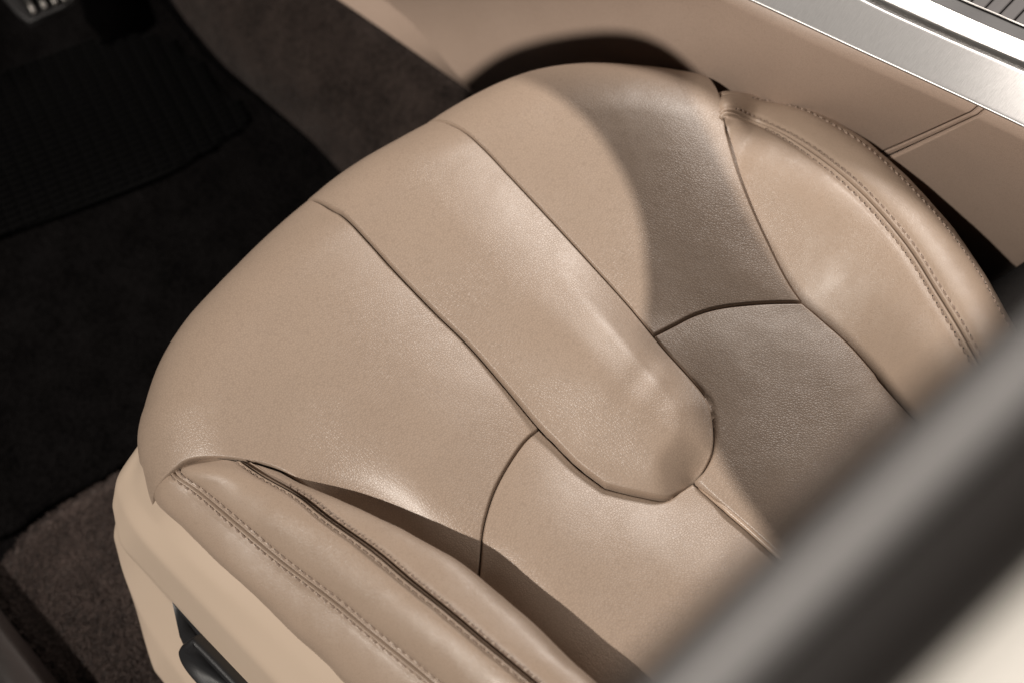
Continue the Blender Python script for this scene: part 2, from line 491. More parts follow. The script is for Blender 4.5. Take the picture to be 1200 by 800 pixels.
seat = thing("car_seat", "tan leather car seat with stitched side bolsters and raised centre tongue", "car seat")

def cushion_panel(name, c0, c1, d0, d1, extra=None, mat=M_leather, seed=0.0, puff=0.005, w2=0.055, depth=0.0080, nz=0.0003, w=0.0016, pborder=None, nook=None):
    G = coons(c0, c1, d0, d1)
    n, m = G.shape[:2]; p = G.reshape(-1, 2)
    border = np.vstack([c0, d1[1:], c1[::-1][1:], d0[::-1][1:]])
    d = seg_dist(p, border)
    A_, B_ = O_line[:-1], O_line[1:]; od = seg_dist(p, O_line)
    Bz = (Z0 - bend(p)[0][:, 2]) / RB                      # 0 on top, 1 at the end of the rolled edge
    puff = puff * (1 - 0.85 * smooth(0.02, 0.45, Bz)); depth = depth * (1 - 0.1 * smooth(0.1, 0.6, Bz))
    h = h_base(p) + roll(d, w, depth, 0.0, w2) - puff * (1 - np.prod([1 - np.clip(1 - seg_dist(p, b_) / w2, 0, 1) ** 2 for b_ in (pborder or (c0, c1, d0, d1))], axis=0)) + nz * fbm(p, 22, seed, 2) + nz * 0.35 * fbm(p, 70, seed + 5, 2)
    if nook is not None: h = h - 0.046 * np.clip(1 - seg_dist(p, nook) / 0.060, 0, 1) ** 3 * smooth(0.085, 0.01, p[:, 1])
    if extra is not None: h = h + extra(p, d) * (1 - 0.9 * smooth(0.02, 0.45, Bz))
    return grid_obj(name, surf(p, h).reshape(n, m, 3), mat, seat)

# smooth versions of the seams
def split_smooth(a, b, n=8):
    full = crom(np.vstack([a, b[1:]]), n); k = (len(a) - 1) * n
    return full[:k + 1], full[k:]
c_tl, c_tl2 = split_smooth(t_left, t_left2)
c_tr, _r = split_smooth(t_right, np.vstack([t_right2, t_end2[::-1][1:]]))
_k = (len(t_right2) - 1) * 8; c_tr2, c_te2 = _r[:_k + 1], _r[_k:][::-1]
c_te = crom(t_end, 8); c_xl = crom(cross_l, 8); c_xr = crom(cross_r, 8)
c_ms = crom(mid_seam, 8); c_ff = crom(far_f, 6); c_fr = crom(far_r, 6); c_nf = crom(near_f, 5); c_nr = crom(near_r, 8)

# --- centre tongue
ridge_a, ridge_b, crease_a, crease_b = solve([(772, 416), (806, 562), (771, 436), (727, 500)])
end_border = np.vstack([c_tr[-25:], c_tr2[1:], c_te2[::-1][1:]])
left_border = np.vstack([c_tl[-40:], c_tl2[1:]])
def tongue_form(p, d):
    v = p[:, 1]
    along = smooth(0.10, 0.0, v)
    dl = seg_dist(p, left_border); dl_all = seg_dist(p, tongue_side_l)
    def plate(q):
        return np.minimum(1, seg_dist(q, end_border) / 0.027)
    rr_ = 0.0032
    pl = (2 * plate(p) + sum(plate(p + rr_ * np.array([math.cos(k * math.pi / 3), math.sin(k * math.pi / 3)])) for k in range(6))) / 8
    L_ = 0.0105 * along
    ramp = (1 - smooth(-0.012, 0.062, dl_all)) / (1 - smooth(-0.012, 0.062, 0.0))
    low = np.clip(1 - seg_dist(p, c_te) / 0.030, 0, 1) ** 2
    edge = 1 - (1 - np.clip(ramp, 0, 1)) * (1 - low)
    lift = L_ * pl - (0.0072 + 0.75 * L_) * edge
    ax_ = (crease_b - crease_a) / np.linalg.norm(crease_b - crease_a)
    r_ = p - crease_a; q = (r_ @ ax_) / np.linalg.norm(crease_b - crease_a)
    sd = r_[:, 0] * -ax_[1] + r_[:, 1] * ax_[0]
    env = smooth(-0.25, 0.1, q) * smooth(1.25, 0.5, q)
    cre = 0.0019 * (sd / 0.010) * np.exp(-(sd / 0.010) ** 2) * env
    return 0.004 + lift + cre

tongue_side_l = np.vstack([c_tl, c_tl2[1:]]); tongue_side_r = np.vstack([c_tr, c_tr2[1:], c_te2[::-1][1:len(c_te2) - 14]])
tongue_end = np.vstack([c_te, c_te2[1:15]])

cushion_panel("tongue_panel", tongue_side_l, tongue_side_r, np.vstack([c_tl[0], c_tr[0]]), tongue_end, tongue_form, seed=1.0, w2=0.060, puff=0.0072, depth=0.009, pborder=(tongue_side_r, c_te2))

# --- front thigh panels
cushion_panel("thigh_panel", c_tl[::-1], c_nf[::-1], c_xl, np.vstack([c_tl[0], 0.5 * (c_tl[0] + c_nf[0]) + [-0.05, 0.07], c_nf[0]]), seed=2.0, puff=0.0070, w2=0.065, pborder=(c_tl, c_xl), nook=c_nf[-24:])
cushion_panel("thigh_panel", c_tr[::-1], c_ff[::-1], c_xr, np.vstack([c_tr[0], c_ff[0]]), seed=3.0, puff=0.0025, w2=0.04)
# --- rear insert panels
rl_in = np.vstack([c_tl2, c_te[1:], c_ms[1:]])
cushion_panel("insert_panel", c_xl[::-1], np.vstack([c_nr[-1], c_ms[-1]]), c_nr, rl_in, seed=4.0, puff=0.0080, w2=0.065, pborder=(c_xl, np.vstack([c_tl2, c_te[1:]]), c_ms), nook=c_nr)
rr_in = np.vstack([c_tr2, c_te2[::-1][1:], c_ms[1:]])
cushion_panel("insert_panel", c_xr, np.vstack([c_ms[-1], c_fr[-1]]), rr_in, c_fr, seed=5.0, puff=0.003, w2=0.04, pborder=(c_xr, c_fr, np.vstack([c_tr2, c_te2[::-1][1:]]), c_ms))
# piping along the middle seam
mp_ = resample(c_ms, np.linspace(0.02, 1, 60))
B, n = bend(mp_)
tube(B + n * (h_base(mp_) - 0.0050 - 0.004 * np.clip(1 - np.arange(60) / 5, 0, 1))[:, None], np.interp(np.arange(60), [0, 6], [0.0008, 0.0021]), M_piping, "piping", seat)

# ------------------------------------------------------------------ lofted bolsters
class Loft:
    def __init__(self, curves, L_samples=160):
        self.C = np.array([resample(crom(c, 10), np.linspace(0, 1, L_samples)) for c in curves])   # k,n,3
        k = len(curves)
        ch = np.linalg.norm(np.diff(self.C, axis=0), axis=2).mean(1)
        self.t = np.concatenate([[0], np.cumsum(ch)])
        T = np.zeros_like(self.C)
        for i in range(k):
            if i == 0: T[i] = (self.C[1] - self.C[0]) / ch[0]
            elif i == k - 1: T[i] = (self.C[-1] - self.C[-2]) / ch[-1]
            else:
                a_, b2 = ch[i - 1], ch[i]
                T[i] = ((self.C[i] - self.C[i - 1]) / a_ * b2 + (self.C[i + 1] - self.C[i]) / b2 * a_) / (a_ + b2)
        self.T = T
    def ev(self, t):
        t = np.atleast_1d(t); out = []
        for x in t:
            i = int(np.clip(np.searchsorted(self.t, x, side='right') - 1, 0, len(self.t) - 2))
            h = self.t[i + 1] - self.t[i]; s = (x - self.t[i]) / h
            out.append((2 * s ** 3 - 3 * s * s + 1) * self.C[i] + (s ** 3 - 2 * s * s + s) * h * self.T[i] + (-2 * s ** 3 + 3 * s * s) * self.C[i + 1] + (s ** 3 - s * s) * h * self.T[i + 1])
        return np.array(out)      # m,n,3
    def panel(self, i, j, step=0.0025):
        L = self.t[j] - self.t[i]
        t = self.t[i] + params_for(L, step) * L
        return self.ev(t), t

def loft_panel(name, lf, i, j, mat, parent, ref, puff=0.004, stitch=(0, 0), depth=0.0052, seed=0.0, nz=0.0005, w=0.0014, welt=0.0010):
    G, t = lf.panel(i, j)
    Nn = grid_normals(G, ref)
    d0 = np.linalg.norm(G - G[:1], axis=2); d1 = np.linalg.norm(G - G[-1:], axis=2)
    W = np.maximum(d0[-1], 1e-6)[None]
    x = np.clip((t - t[0]) / (t[-1] - t[0]), 0, 1)[:, None]
    amp = np.minimum(puff, W * 0.12)
    h = amp * 4 * x * (1 - x)
    for dd, st in ((d0, stitch[0]), (d1, stitch[1])):
        ww = np.minimum(w, 0.25 * W)
        xx = np.clip(1 - dd / np.maximum(ww, 1e-6), 0, 1)
        h = h - depth * (ww / w) * (1 - np.sqrt(np.maximum(1 - xx * xx, 0)))
        if st: h = h - 0.0014 * np.exp(-((dd - st) / 0.0015) ** 2) + welt * np.exp(-((dd - 0.48 * st) / 0.0014) ** 2)
    f = (fbm(G.reshape(-1, 3), 24, seed, 2) * nz + fbm(G.reshape(-1, 3), 90, seed + 3, 2) * nz * 0.4).reshape(h.shape)
    Gf = G + Nn * (h + f)[..., None]
    o = grid_obj(name, Gf, mat, parent, ref)
    return o, Gf, Nn, d0, d1

def stitch_row(pan, end, off, mat=None, pitch=0.0063, length=0.0046, rad=0.00078, lift=0.0001, s0=0.0, s1=1.0, jitter=0.08, skew=0.22, holes=True):
    """Thread stitches at distance off from one edge of a finished panel; one mesh under that panel."""
    mat = mat or M_thread
    o, G, Nn, d0, d1 = pan
    dd = d0 if end == 0 else d1
    P = []; NV = []
    for c in range(G.shape[1]):
        col = dd[:, c] if end == 0 else dd[::-1, c]
        g = G[:, c] if end == 0 else G[::-1, c]; q = Nn[:, c] if end == 0 else Nn[::-1, c]
        if col.max() < 2.2 * off: continue
        k = int(np.argmax(col >= off)); k = max(k, 1)
        f = (off - col[k - 1]) / max(col[k] - col[k - 1], 1e-9)
        P.append(g[k - 1] * (1 - f) + g[k] * f); NV.append(q[k])
    P = np.array(P); NV = np.array(NV)
    along = np.gradient(P, axis=0); along /= np.linalg.norm(along, axis=1, keepdims=True)
    s = arclen(P)
    V = []; F = []; HV = []; HF = []
    x = s[-1] * s0
    while x < s[-1] * s1 - length:
        L_ = length * (1 + random.uniform(-jitter, jitter)); yaw = random.uniform(-0.10, 0.10) + skew
        ks = [-0.5, -0.3, 0, 0.3, 0.5]; rise = [-1.6, 0.1, 0.5, 0.1, -1.6]
        c = np.array([np.interp(x + L_ / 2, s, P[:, k]) for k in range(3)])
        ta = np.array([np.interp(x + L_ / 2, s, along[:, k]) for k in range(3)]); tn = np.array([np.interp(x + L_ / 2, s, NV[:, k]) for k in range(3)])
        ta /= np.linalg.norm(ta); tn = tn - ta * (tn @ ta); tn /= np.linalg.norm(tn); tb = np.cross(ta, tn)
        ta2 = ta * math.cos(yaw) + tb * math.sin(yaw); tb2 = np.cross(ta2, tn)
        b0 = len(V)
        for q, (k, rr) in enumerate(zip(ks, rise)):
            rd = rad * (0.75 if q in (0, 4) else 1.0)
            for a_ in range(6):
                an = a_ * math.pi / 3
                V.append(c + ta2 * k * L_ + tn * (rr * rad + lift) + rd * (math.cos(an) * tb2 + math.sin(an) * tn))
        for q in range(4):
            for a_ in range(6):
                a2 = (a_ + 1) % 6
                F.append((b0 + q * 6 + a_, b0 + q * 6 + a2, b0 + q * 6 + 6 + a2, b0 + q * 6 + 6 + a_))
        for e_ in ((-0.52,) if holes else ()):      # dark disc for the shade of the needle hole where the thread dives in
            hb = len(HV); hc_ = c + ta2 * e_ * L_ - tn * (0.0002)
            for zz_, rs_ in ((0.0, 1.0), (0.0005, 0.6)):
                for a_ in range(6):
                    an = a_ * math.pi / 3
                    HV.append(hc_ + tn * zz_ + rs_ * (0.0011 * math.cos(an) * ta2 + 0.0008 * math.sin(an) * tb2))
            HF.append(tuple(hb + 6 + a_ for a_ in range(6)))
            for a_ in range(6): HF.append((hb + a_, hb + (a_ + 1) % 6, hb + 6 + (a_ + 1) % 6, hb + 6 + a_))
        x += pitch * (1 + random.uniform(-0.04, 0.04))
    st = mesh_obj("stitching", V, F, mat, o)
    st["kind"] = "stuff"
    if holes:
        ho = mesh_obj("needle_hole_shade", HV, HF, M_hole_shade, o); ho["kind"] = "stuff"
    return st

def surfz(px, dz=0.0):
    p = solve([px])
    return surf(p)[0] + np.array([0, 0, dz])

def curve3(pts):
    return np.array([pix(x, y, z) for x, y, z in pts])

# --- outer (door side) bolster, front -> rear; heights over the cushion plane
c1 = curve3([(326, 548, 0.006), (350, 560, 0.011), (394, 579, 0.020), (437, 600, 0.027), (481, 623, 0.032), (525, 649, 0.036), (562, 679, 0.038), (613, 721, 0.041), (656, 762, 0.043), (700, 800, 0.044), (780, 880, 0.045), (860, 960, 0.045)])
c0 = c1.copy(); c0[:, 0] += np.linspace(0.004, 0.012, len(c1)); c0[:, 2] -= np.linspace(0.03, 0.13, len(c1))
c2 = curve3([(284, 541, 0.006), (310, 559, 0.011), (350, 581, 0.019), (385, 608, 0.025), (437, 645, 0.032), (481, 682, 0.037), (525, 717, 0.041), (569, 754, 0.044), (621, 797, 0.046), (700, 866, 0.047), (760, 920, 0.047)])
c3 = curve3([(214, 549, -0.022), (206, 555, -0.008), (235, 576, -0.006), (280, 614, -0.002), (330, 656, 0.000), (394, 705, 0.008), (437, 741, 0.012), (481, 777, 0.015), (505, 797, 0.017), (580, 860, 0.021), (660, 930, 0.024)])
c4 = curve3([(206, 574, -0.065), (193, 585, -0.045), (220, 611, -0.037), (260, 651, -0.033), (310, 696, -0.030), (350, 736, -0.029), (390, 772, -0.028), (416, 800, -0.028), (500, 880, -0.027), (580, 955, -0.026)])
c5 = c4.copy(); c5[:, 0] += 0.012; c5[:, 2] -= 0.02
near = Loft([c0, c1, c2, c3, c4, c5])
REF = (-0.4, 0, 1)
b_in = loft_panel("bolster_inner_panel", near, 0, 2, M_bolster, seat, REF, 0.003, (0, 0.0056), seed=11, depth=0.0035, welt=0.0022)
b_mid = loft_panel("bolster_top_panel", near, 2, 3, M_bolster, seat, REF, 0.004, (0.0050, 0.0050), seed=12, depth=0.0038)
b_out = loft_panel("bolster_outer_panel", near, 3, 5, M_bolster, seat, (-1, 0, 0.6), 0.005, (0.0050, 0), seed=13)
stitch_row(b_in, 1, 0.0056, skew=0.0, s0=0.10, holes=False)
stitch_row(b_mid, 0, 0.0050)
stitch_row(b_mid, 1, 0.0050)
stitch_row(b_out, 0, 0.0050)

# --- inner (console side) bolster
f0 = np.vstack([surfz((849, 138), -0.004)[None], [surfz(q, -0.009) + np.array([-0.0004, 0, 0]) for q in [(852, 150), (867, 203), (882, 241), (901, 282), (924, 327), (941, 352), (961, 369), (995, 399), (1025, 432), (1062, 476)]]])
f0 = np.vstack([f0, f0[-1] + (f0[-1] - f0[-3]) * 2.5])
s0_ = surfz((848, 134))[2] - Z0
f1 = curve3([(848, 132, s0_), (883, 142, 0.002), (917, 157, 0.012), (950, 177, 0.020), (983, 202, 0.027), (1013, 229, 0.032), (1043, 262, 0.036), (1070, 297, 0.039), (1096, 339, 0.041), (1130, 395, 0.043), (1180, 490, 0.044), (1240, 620, 0.044)])
f2 = curve3([(846, 112, s0_ - 0.012), (900, 118, -0.012), (943, 129, 0.000), (973, 144, 0.008), (1007, 165, 0.015), (1033, 187, 0.021), (1060, 212, 0.026), (1087, 240, 0.030), (1115, 273, 0.033), (1145, 316, 0.035), (1166, 352, 0.036), (1230, 470, 0.038), (1280, 580, 0.038)])
f3 = curve3([(845, 108, s0_ - 0.018), (902, 115, -0.022), (945, 125, -0.012), (976, 140, -0.004), (1009, 161, 0.003), (1036, 183, 0.009), (1063, 208, 0.014), (1090, 236, 0.018), (1118, 269, 0.021), (1148, 312, 0.023), (1169, 348, 0.024), (1233, 466, 0.026), (1283, 576, 0.026)])
f4 = f3.copy(); f4[:, 0] -= 0.004; f4[:, 2] -= 0.10
f0, f1, f2, f3, f4 = [np.vstack([c_[0] + np.array([-0.006, 0.002, -0.030]), c_]) for c_ in (f0, f1, f2, f3, f4)]
far = Loft([f0, f1, f2, f3, f4])
p_in = loft_panel("bolster_inner_panel", far, 0, 1, M_bolster, seat, (-0.3, 0, 1), 0.006, (0, 0.0050), seed=14)
p_top = loft_panel("bolster_top_panel", far, 1, 2, M_bolster, seat, (0.3, 0, 1), 0.002, (0.0050, 0.0), seed=15)
p_out = loft_panel("bolster_outer_panel", far, 2, 4, M_bolster, seat, (1, 0, 0.3), 0.000, (0, 0), seed=16, depth=0.0025)
stitch_row(p_in, 1, 0.0050, s0=0.10)
stitch_row(p_top, 0, 0.0050, s0=0.10)
stitch_row(p_top, 1, 0.0034, s0=0.14)

# --- moulded side shield under the outer bolster
class FacetLoft:
    """Straight facets between curves, their edges eased."""
    def __init__(self, curves, n=120, m=90, ease=3, wrap=True):
        C = []
        for c in curves:
            q = resample(crom(c, 10), np.linspace(0, 1, n))
            if wrap:   # turn round the front corner
                d = q[0] - q[2]; d[2] = 0; d /= np.linalg.norm(d)
                pre = []
                for k in range(12, 0, -1):
                    an = k / 12 * R(95); rr = 0.016
                    side = np.array([-d[1], d[0], 0]); side *= -np.sign(side[0]) * -1
                    pre.append(q[0] + d * rr * math.sin(an) + side * rr * (1 - math.cos(an)) + (side * 0.05 * max(0, k - 11)))
                q = np.vstack([pre, q])
            C.append(q)
        C = np.array(C)
        ch = np.linalg.norm(np.diff(C, axis=0), axis=2).mean(1); t = np.concatenate([[0], np.cumsum(ch)])
        tt = np.linspace(0, t[-1], m)
        G = np.zeros((m, C.shape[1], 3))
        for a in range(m):
            i = int(np.clip(np.searchsorted(t, tt[a], side='right') - 1, 0, len(t) - 2)); f = (tt[a] - t[i]) / (t[i + 1] - t[i])
            G[a] = C[i] * (1 - f) + C[i + 1] * f
        for _ in range(ease):
            G[1:-1] = 0.25 * G[:-2] + 0.5 * G[1:-1] + 0.25 * G[2:]
        for _ in range(10):
            w_ = np.clip(1 - np.arange(G.shape[1]) / 22, 0, 1)[None, :, None] if wrap else 0.0
            S_ = G.copy(); S_[1:-1] = 0.25 * G[:-2] + 0.5 * G[1:-1] + 0.25 * G[2:]
            G = G * (1 - w_) + S_ * w_
        self.G = G

g0 = c4.copy(); g0[:, 0] += 0.006; g0[:, 2] -= 0.004
g0 = np.vstack([curve3([(168, 520, -0.036), (169, 546, -0.031), (187, 581, -0.034), (203, 598, -0.040)]), g0[3:]])
g1 = curve3([(148, 560, -0.062), (164, 590, -0.060), (208, 640, -0.056), (240, 672, -0.054), (300, 727, -0.052), (360, 784, -0.051), (440, 862, -0.051), (520, 940, -0.051)])
g2 = curve3([(137, 574, -0.078), (150, 606, -0.076), (174, 640, -0.075), (240, 710, -0.074), (320, 795, -0.073), (400, 880, -0.073), (480, 960, -0.073)])
g3 = curve3([(131, 596, -0.100), (140, 636, -0.115), (160, 660, -0.120), (202, 705, -0.122), (290, 803, -0.122), (370, 890, -0.122), (450, 975, -0.122)])
g3b = curve3([(131, 606, -0.108), (142, 650, -0.128), (162, 674, -0.134), (202, 719, -0.136), (290, 817, -0.136), (370, 905, -0.136), (450, 990, -0.136)]) + np.array([0.006, 0, 0])
g4 = curve3([(133, 628, -0.140), (146, 676, -0.165), (172, 732, -0.185), (218, 800, -0.190), (290, 885, -0.190), (380, 990, -0.190)])
g5 = curve3([(140, 655, -0.160), (156, 700, -0.190), (176, 776, -0.225), (192, 802, -0.235), (270, 900, -0.235), (360, 1010, -0.235)])
g6 = g5 + np.array([0.02, 0, -0.03])
sh = FacetLoft([g0, g1, g2, g3, g3b, g4, g5, g6], ease=2)
shield = grid_obj("side_shield", sh.G, M_shield, seat, (-1, 0, 0.5))

def slab(name, outline, n_dir, thick, mat, parent, bev=0.0015, crown=0.0, segs=4):
    """Closed outline (3-D, roughly planar) raised by thick along n_dir with a rounded rim."""
    O = np.asarray(outline, float); n_dir = np.asarray(n_dir, float) / np.linalg.norm(n_dir)
    c = O.mean(0); k = len(O); rings = [O.copy()]
    T = np.roll(O, -1, 0) - np.roll(O, 1, 0); T /= np.linalg.norm(T, axis=1, keepdims=True)
    inn = np.cross(T, n_dir); inn /= np.linalg.norm(inn, axis=1, keepdims=True)
    if ((c - O) * inn).sum() < 0: inn = -inn
    for q in range(segs + 1):
        an = q / segs * math.pi / 2
        rings.append(O + n_dir * (thick - bev + bev * math.sin(an)) + inn * bev * (1 - math.cos(an)))
    for f in (0.7, 0.4, 0.15):
        rings.append(c + (rings[segs + 1] - c) * f + n_dir * crown * (1 - f * f))
    V = np.vstack(rings + [[(rings[-1]).mean(0)]]); F = []
    for r_ in range(len(rings) - 1):
        for a in range(k):
            b = (a + 1) % k
            F.append((r_ * k + a, r_ * k + b, (r_ + 1) * k + b, (r_ + 1) * k + a))
    last = (len(rings) - 1) * k
    for a in range(k): F.append((last + a, last + (a + 1) % k, len(V) - 1))
    # winding
    p0, p1, p2 = V[last], V[last + 1], V[len(V) - 1]
    if np.dot(np.cross(p1 - p0, p2 - p0), n_dir) < 0: F = [f[::-1] for f in F]
    return mesh_obj(name, V, F, mat, parent)

def plane_pts(pxs, zs):
    return np.array([pix(x, y, z) for (x, y), z in zip(pxs, zs)])

# black switch niche and seat switch, on the face under the bevel
nv = np.array([-0.80, 0.0, 0.60])
def on_plane(pxs, anchor, n):
    """Points where the sight lines meet the plane through anchor with normal n."""
    out = []
    for x, y in pxs:
        d = cam_f + (x - 600) / FPX * cam_r - (y - 400) / FPX * cam_u
        out.append(CAM + d * (np.dot(anchor - CAM, n) / np.dot(d, n)))
    return np.array(out)
anc = pix(230, 745, -0.138) + np.array([-0.004, 0, 0.002])
niche = on_plane(crom([(203, 703), (215, 716), (250, 753), (300, 808), (360, 872), (352, 892), (300, 850), (250, 800), (222, 764), (209, 738)], 4)[:-1], anc, nv)
slab("switch_niche", niche, nv, 0.0015, M_black, shield, bev=0.0006)
anc2 = anc + nv * 0.004
btn = on_plane(crom([(226, 746), (252, 772), (290, 812), (340, 866), (330, 890), (280, 850), (236, 806), (216, 782), (209, 764), (214, 753)], 5)[:-1], anc2 + nv * 0.006, nv)
slab("seat_switch", btn - nv * 0.008, nv, 0.010, M_black, shield, bev=0.004, crown=0.001)

# corner seam of the cushion, stitched
cs_px = np.array([(176, 492), (178, 502), (181, 512), (184, 521), (189, 532), (194, 541), (200, 549)], float)
cs = solve(cs_px); cs = cs[np.linalg.norm(project(surf(cs)) - cs_px, axis=1) < 2.0]
Bc, nc = bend(resample(crom(cs, 8), np.linspace(0, 1, 60)))
hc = h_base(resample(crom(cs, 8), np.linspace(0, 1, 60)))
path = Bc + nc * (hc - 0.0036)[:, None]
V = []; F = []
s_ = arclen(path); x = 0.0
while x < s_[-1] - 0.003:
    seg = np.array([[np.interp(x + q, s_, path[:, k]) for k in range(3)] for q in (0, .001, .002, .003)])
    nn = np.array([np.interp(x + .0015, s_, nc[:, k]) for k in range(3)])
    tdir = seg[-1] - seg[0]; tdir /= np.linalg.norm(tdir); bdir = np.cross(tdir, nn)
    b0 = len(V)
    for q, rr in enumerate((-0.4, 0.6, 0.6, -0.4)):
        for a_ in range(6):
            an = a_ * math.pi / 3
            V.append(seg[q] + nn * rr * 0.0006 + 0.0006 * (math.cos(an) * bdir + math.sin(an) * nn))
    for q in range(3):
        for a_ in range(6):
            F.append((b0 + q * 6 + a_, b0 + q * 6 + (a_ + 1) % 6, b0 + q * 6 + 6 + (a_ + 1) % 6, b0 + q * 6 + 6 + a_))
    x += 0.0048
o = mesh_obj("stitching", V, F, M_thread, seat); o["kind"] = "stuff"

# dark seat frame under the cushion
def box(name, lo, hi, mat, parent=None, bev=0.003):
    import bmesh
    bm = bmesh.new(); bmesh.ops.create_cube(bm, size=1.0)
    lo, hi = np.array(lo), np.array(hi)
    for v in bm.verts: v.co = Vector((lo + hi) / 2 + np.array(v.co) * (hi - lo))
    bmesh.ops.bevel(bm, geom=list(bm.edges), offset=bev, segments=2, affect='EDGES')
    me = bpy.data.meshes.new(name); bm.to_mesh(me); bm.free(); me.materials.append(mat)
    o = bpy.data.objects.new(name, me); COL.objects.link(o)
    if parent is not None: o.parent = parent
    return o
box("seat_frame", (-0.20, -0.35, 0.03), (0.17, 0.10, Z0 - 0.11), M_black, seat)

# ------------------------------------------------------------------ console
console = thing("centre_console", "beige leather centre console with brushed metal rail beside the seat", "console")
k_top = curve3([(600, -120, 0.055), (860, -2, 0.075), (1000, 63, 0.085), (1100, 109, 0.092), (1200, 156, 0.10), (1320, 215, 0.11)])
k_bot = curve3([(220, -150, -0.20), (450, 0, -0.20), (545, 97, -0.20), (610, 138, -0.20), (740, 175, -0.20), (900, 215, -0.20), (1150, 340, -0.20)])
k_lip = curve3([(200, -130, -0.225), (400, 2, -0.225), (543, 101, -0.225), (608, 144, -0.225), (736, 181, -0.225), (896, 221, -0.225), (1146, 346, -0.225)])
kl = Loft([k_bot, k_top], 400)
# position of the cross seam along the panel
def near_s(row, px):
    q = project(row); return int(np.argmin(((q - np.array(px)) ** 2).sum(1)))
top_row = kl.ev([kl.t[1]])[0]; mid_row = kl.ev([kl.t[0] + 0.72 * (kl.t[1] - kl.t[0])])[0]
def console_piece(name, fa, fb, bulge, mat=M_console):
    """fa, fb: start/end columns (function of 0..1 height) -> a padded panel with rolled ends"""
    hs = np.linspace(0, 1, 60)
    rows = kl.ev(kl.t[0] + hs * (kl.t[1] - kl.t[0]))
    G = []
    for r_, hgt in zip(rows, hs):
        a, b = fa(hgt), fb(hgt)
        pr = params_for(max(0.02, (b - a) / 400 * 0.9), 0.006)
        ii = np.interp(np.linspace(0, 1, 140), np.linspace(0, 1, len(pr)), pr) * (b - a) + a
        G.append(np.stack([np.interp(ii, np.arange(400), r_[:, k]) for k in range(3)], -1))
    G = np.array(G); Nn = grid_normals(G, (-1, 0, 0.6))
    da = np.linalg.norm(G - G[:, :1], axis=2); db = np.linalg.norm(G - G[:, -1:], axis=2); dt = np.linalg.norm(G - G[-1:], axis=2)
    h = bulge * np.sin(math.pi * hs)[:, None] * np.ones((1, 140))
    for d in (da, db, dt):
        x = np.clip(1 - d / 0.0018, 0, 1); h = h - 0.004 * (1 - np.sqrt(1 - x * x))
    return grid_obj(name, G + Nn * h[..., None], mat, console, (-1, 0, 0.6))
# the seam: from the rail (1150,132) down to the seat (1050,172)
s_top = near_s(top_row, (1152, 133))
def seam_col(hgt, shift=0.0):
    r_ = kl.ev([kl.t[0] + hgt * (kl.t[1] - kl.t[0])])[0]; q = project(r_)
    line = (q[:, 0] - 1150) * (172 - 132) - (q[:, 1] - 132) * (1050 - 1150)
    k = np.where(np.diff(np.sign(line)) != 0)[0]
    return (float(k[0]) if len(k) else float(s_top)) + shift
sc = np.array([seam_col(h) for h in np.linspace(0, 1, 60)])
fs = lambda h: float(np.interp(h, np.linspace(0, 1, 60), sc))
console_piece("side_panel", lambda h: 0.0, lambda h: fs(h) - 2.0, 0.006)
console_piece("seam_welt", lambda h: fs(h) - 1.8, lambda h: fs(h) + 1.8, 0.006)
console_piece("rear_side_panel", lambda h: fs(h) + 2.0, lambda h: 399.0, 0.010)
ll = Loft([k_lip, k_bot]); grid_obj("lower_lip", ll.ev(np.linspace(ll.t[0], ll.t[1], 8)), M_console, console, (-1, 0, 0.2))

rail_dir = k_top[4] - k_top[1]
M_brush = brushed("brushed_aluminium", (0.36, 0.35, 0.34), math.atan2(rail_dir[1], rail_dir[0]) + R(90))
M_satin = brushed("satin_aluminium", (0.44, 0.432, 0.425), math.atan2(rail_dir[1], rail_dir[0]), 0.42)
def strip(name, curves, mat, ease=1, m=30):
    f = FacetLoft(curves, n=80, m=m, ease=ease, wrap=False)
    return grid_obj(name, f.G, mat, console, (-0.3, 0, 1))
q = lambda pts: curve3(pts)
ra = k_top + [0.0015, 0, 0.003]
rb = ra + np.array([0.0015, -0.0005, 0.0006])
rc = q([(700, -150, 0.085), (905, -60, 0.092), (1008, -2, 0.098), (1098, 40, 0.103), (1200, 84, 0.108), (1320, 138, 0.114)])
rd = q([(705, -152, 0.079), (910, -63, 0.086), (1014, -3, 0.092), (1104, 38, 0.097), (1200, 79, 0.102), (1320, 132, 0.108)])
strip("metal_rail", [ra + [0.004, 0, -0.005], ra, rb, rc, rd, rd + [0.002, 0, -0.004]], M_satin, 2, 60)
re = q([(760, -125, 0.088), (930, -48, 0.094), (1036, 0, 0.099), (1116, 36, 0.104), (1200, 72, 0.109), (1320, 122, 0.114)])
rf = q([(800, -130, 0.090), (980, -50, 0.096), (1090, 0, 0.101), (1150, 27, 0.106), (1200, 48, 0.110), (1320, 98, 0.116)])
strip("brushed_strip", [re + [-0.001, 0, -0.01], re, rf, rf + [0.001, 0, -0.01]], M_brush, 0, 40)
rg = q([(830, -132, 0.084), (1010, -52, 0.090), (1123, 0, 0.095), (1165, 18, 0.099), (1200, 33, 0.102), (1320, 82, 0.108)])
M_charcoal = plain("charcoal_trim", (0.025, 0.023, 0.023), 0.5, bump=0.2, bscale=900)
strip("dark_channel", [rf + [0.001, 0, -0.010], rf + [0.002, 0, -0.006], rg, rg + [0.001, 0, -0.006]], M_charcoal, 0, 20)
M_chrome = plain("bright_trim", (0.30, 0.29, 0.28), 0.4, metal=1.0)
tube(resample(crom(rg + [0.0008, 0, 0.0008], 6), np.linspace(0, 1, 60)), 0.0009, M_chrome, "bright_edge", console)
